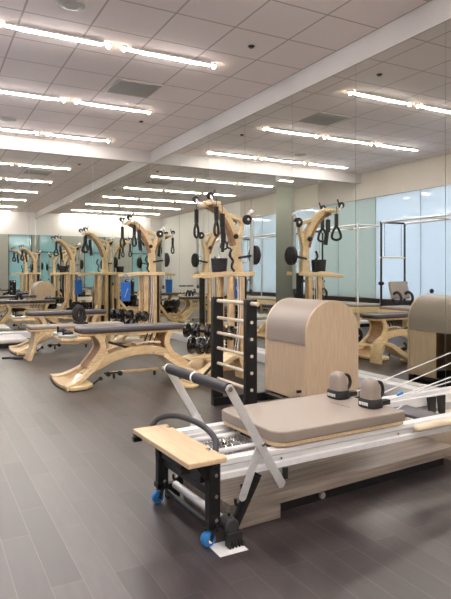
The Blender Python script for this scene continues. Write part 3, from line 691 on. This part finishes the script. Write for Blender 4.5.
        h = MB(); c = Vector((x + .012, yy - .037, z)); d = Vector((.045, -.055, 0)).normalized(); a1 = d.cross(Vector((0, 0, 1))); 
        for i in range(5):
            an = 2 * PI * i / 5; p = c + (a1 * math.cos(an) + Vector((0, 0, 1)) * math.sin(an)) * rr_ * .42; h.cyl(p, p + d * .004, .015, 8)
        h.cyl(c, c + d * .006, .02, 10); h.build('wheel_stud', 'chrome', wo)
    for (x0, yy, z) in ((-.88, -.34, .19), (-.66, -.42, .165)):
        MB().strip([(x0, z), (x0 + .12, z + .012), (x0 + .34, z + .015), (x0 + .50, z - .01)], [.02, .035, .04, .03], yy - .08, yy + .16, 20).build('wheel_shelf', 'wood', R, bev=.008)
    MB().strip([(-.66, .02), (-.62, .10), (-.52, .17), (-.35, .2), (-.15, .15)], [.03, .05, .06, .06, .05], -.30, .0, 24).build('curved_brace', 'wood', R, bev=.008)
    MB().strip([(-.66, .02), (-.60, .06), (-.45, .14), (-.25, .38), (-.16, .5)], [.03, .05, .06, .06, .05], .05, .14, 24).build('curved_brace', 'wood', R, bev=.008)
    # white cords
    c = MB()
    for dx in (0, .035): c.tube([(-.08 + dx, -.17, 1.17), (-.08 + dx, -.19, .70), (-.14 + dx, -.25, .40), (-.22 + dx, -.30, .12)], .006, 6)
    c.build('cords', 'rope', R)
    return R
tw = make_tower(); tw.location = (3.68, 6.55, 0)
tag(tw, 'tall wooden pulley tower nearest the camera, rising behind the black ladder', 'exercise machine', 'wooden pulley towers')
t2 = copy_tree(tw); t2.location = (3.68, 9.69, 0)
tag(t2, 'tall wooden pulley tower further back, just left of the nearer one', 'exercise machine', 'wooden pulley towers')

bk = MB(); bk.lathe((0, 0, 0), (0, 0, .18), [(0, .095), (.05, .10), (.95, .115), (1, .115)], 24); bk = bk.build('storage_basket', 'blackf'); bk.location = (3.42, 6.55, 1.232); bk.scale = (1, .8, 1)
tag(bk, 'black mesh basket standing on the shelf of the nearer pulley tower', 'basket')
# extra flared maple foot shapes in front of the near tower belong to a low stool
ST = empty('curved_wooden_footstool', (2.66, 5.62, 0))
MB().prism([(-.13 + .12 * math.cos(2 * PI * i / 20), .20 * math.sin(2 * PI * i / 20)) for i in range(20)], 0, .03, 'z').build('toe_plate', 'wood', ST, bev=.008)
MB().strip([(-.14, .04), (.0, .075), (.18, .15), (.36, .26), (.48, .30)], [.035, .06, .07, .06, .04], -.13, .10, 24).build('curved_arm', 'wood', ST, bev=.01)
MB().strip([(.48, .29), (.53, .18), (.55, .03)], [.04, .05, .06], -.1, .08, 12).build('rear_leg', 'wood', ST, bev=.008)
MB().beam((-.02, -.16, .10), (.2, -.16, .30), .02, .03, (0, 1, 0)).build('strap', 'blackm', ST)
tag(ST, 'low curved maple footstool on the floor behind the black ladder', 'footstool')

for yy, lb, bl in ((3.0, None, None), (.6, 'pulley tower right of the camera, seen only in the mirrors', 'curved bench right of the camera, seen only in the mirrors'), (-1.5, 'pulley tower in the front corner, seen only in the mirrors', 'curved bench by the front wall, seen only in the mirrors')):
    if lb:
        q = copy_tree(tw); q.location = (3.68, yy, 0); tag(q, 'wooden ' + lb, 'exercise machine', 'wooden pulley towers')
        q = copy_tree(bn); q.location = (1.32, yy - .25, 0); tag(q, bl, 'exercise machine', 'curved wooden pulley benches')
# blue bag on far tower
BG = empty('blue_bag', (3.20, 9.38, .74))
MB().prism([(-.075, 0), (.075, 0), (.085, .33), (-.085, .33)], -.03, .03).build('bag_body', 'bluec', BG, bev=.01)
MB().beam((-.03, -.0315, .06), (.03, -.0315, .22), .002, .022, (0, 1, 0)).build('white_slash', 'paper', BG)
MB().tube(smooth3([(-.05, 0, .33), (-.04, .0, .42), (.0, .0, .475), (.04, .0, .42), (.05, 0, .33)], 5), .006, 8).build('bag_handle', 'bluec', BG)
BG.location = (3.12, 9.50, .73)
tag(BG, 'blue bag with a white slash hanging from the shelf of the far pulley tower', 'bag')

# handle stands on the far bench and in view between benches
h1 = make_loops(); h1.location = (2.25, 8.95, .0)
# small table carrying the loops
T = empty('padded_side_bench', (1.9, 8.3, 0))
MB().box(-.6, .75, -.17, .17, .40, .43).build('board', 'wood2', T, bev=.006)
MB().box(-.6, .75, -.17, .17, .431, .48).build('pad', 'taupe', T, bev=.015, seg=3)
for xx in (-.5, .6): MB().strip([(xx - .1, .0), (xx - .03, .2), (xx, .40)], [.06, .05, .05], -.14, .14, 10).build('leg', 'wood', T, bev=.006)
tag(T, 'narrow taupe padded wooden bench behind the near curved bench', 'bench')
h1.location = (2.02, 8.3, .481); tag(h1, 'pair of upright black hand loops standing on the narrow taupe bench', 'handle stand')

# white mat at the left edge
MT = empty('low_mat', (.33, 10.13, 0))
MB().box(-1.3, 1.18, -.36, .36, .0, .07).build('base', 'black', MT, bev=.004)
MB().box(-1.3, 1.20, -.38, .38, .07, .15).build('mat_top', 'white', MT, bev=.03, seg=4)
MB().cyl((1.22, -.36, .05), (1.22, .36, .05), .05, 16).build('end_roll', 'rung', MT)
tag(MT, 'long low white mat with a black base at the left edge of the photo', 'mat')
# handles on the floor
H = empty('hand_straps', (1.12, 8.55, 0))
MB().box(-.13, .02, -.03, .0, .0, .028).build('strap', 'blackm', H, bev=.006)
MB().torus((.05, -.06, .015), .06, .012, 'z', 16, 8).build('loop', 'blackm', H)
MB().cyl((.02, -.12, .02), (.14, -.14, .02), .02, 12).build('grip', 'graph', H)
tag(H, 'black hand straps lying on the floor at the left, before the white mat', 'straps')

# ------------------------------------------------------------------ trapeze tables near the frosted glass, seen in the mirrors
def make_trapeze():
    R = empty('trapeze_table')   # origin centre of far end, extends to -y
    for x in (-.31, .31):
        for yy in (0, -1.95): MB().cyl((x, yy, .5), (x, yy, 2.2), .02, 12).build('post', 'black' if yy == 0 else 'silver', R)
        MB().cyl((x, .02, 2.2), (x, -1.97, 2.2), .02, 12).build('canopy_rail', 'silver', R)
    for yy in (0, -1.1, -1.95): MB().cyl((-.33, yy, 2.2), (.33, yy, 2.2), .018, 12).build('canopy_crossbar', 'black' if yy == 0 else 'silver', R)
    MB().cyl((-.33, 0, 1.52), (.33, 0, 1.52), .016, 12).build('push_bar', 'rung', R)
    for x in (-.31, .31): MB().lathe((x - .05, 0, 1.02), (x + .05, 0, 1.02), [(0, .03), (.5, .045), (1, .03)], 14).build('clamp', 'blackm', R)
    for x in (-.22, .22):
        MB().tube([(x, 0, 2.18), (x, 0, 1.55)], .008, 6).build('spring', 'chrome', R)
    MB().box(-.35, .35, -2.0, .05, .40, .52).build('bed_frame', 'wood', R, bev=.01)
    MB().box(-.33, .33, -1.98, .03, .521, .58).build('bed_pad', 'taupe', R, bev=.02, seg=3)
    for x in (-.31, .31):
        for yy in (0, -1.95): MB().box(x - .03, x + .03, yy - .03, yy + .03, 0, .40).build('leg', 'wood', R, bev=.004)
    b = MB(); b.beam((-.05, -.06, 1.05), (-.05, -.16, .72), .07, .46, (1, 0, 0)); b.build('folded_backrest', 'taupe', R, bev=.02)
    for x in (-.16, .14): MB().torus((x, -.24, .74), .11, .026, 'x', 16, 8).build('hand_loop', 'blackm', R)
    return R
tr = make_trapeze(); tr.location = (.34, 8.2, 0)
tag(tr, 'trapeze table with metal canopy frame beside the blue frosted glass, reflected in the right mirror', 'exercise machine', 'trapeze tables by the frosted glass')
tr2 = copy_tree(tr); tr2.location = (.35, 10.8, 0)
tag(tr2, 'further trapeze table by the green frosted glass, seen only in reflections', 'exercise machine', 'trapeze tables by the frosted glass')
o = MB().lathe((XL, 8.88, .82), (XL + .05, 8.88, .82), [(0, .03), (.3, .05), (.8, .05), (1, .03)], 18).build('wall_stop', 'blackm'); tag(o, 'black round stop on the blue frosted glass, reflected above the barrel', 'wall stop')
F = empty('framed_notice', (XL, 1.6, 1.75))
MB().box(0.001, .02, -.12, .12, -.16, .16).build('frame', 'graph', F); MB().box(.02, .022, -.10, .10, -.14, .14).build('sheet', 'paper', F)
tag(F, 'small framed notice on the white left wall, seen in the back mirror', 'notice')

# ------------------------------------------------------------------ world + camera
w = bpy.data.worlds.new('world'); S.world = w; w.use_nodes = True
bg = w.node_tree.nodes['Background']; bg.inputs['Color'].default_value = (.84, .92, 1, 1); bg.inputs['Strength'].default_value = 1.7
cam = bpy.data.cameras.new('camera'); co = bpy.data.objects.new('camera', cam); COL.objects.link(co); S.camera = co
f = 565.0
cam.sensor_fit = 'HORIZONTAL'; cam.sensor_width = 36; cam.lens = f / 451 * 36
cam.shift_y = -(299.5 - 273) / 451
co.location = (0, 0, 1.22); co.rotation_euler = (PI / 2, 0, -math.atan(303 / 565)); cam.clip_start = .02
S.view_settings.view_transform = 'Standard'; S.view_settings.look = 'None'; S.view_settings.gamma = 1; S.view_settings.exposure = 3.25
S.view_settings.use_curve_mapping = False
S.cycles.max_bounces = 16; S.cycles.glossy_bounces = 12; S.cycles.diffuse_bounces = 4; S.cycles.transmission_bounces = 6
S.cycles.sample_clamp_indirect = 6; S.cycles.use_denoising = True
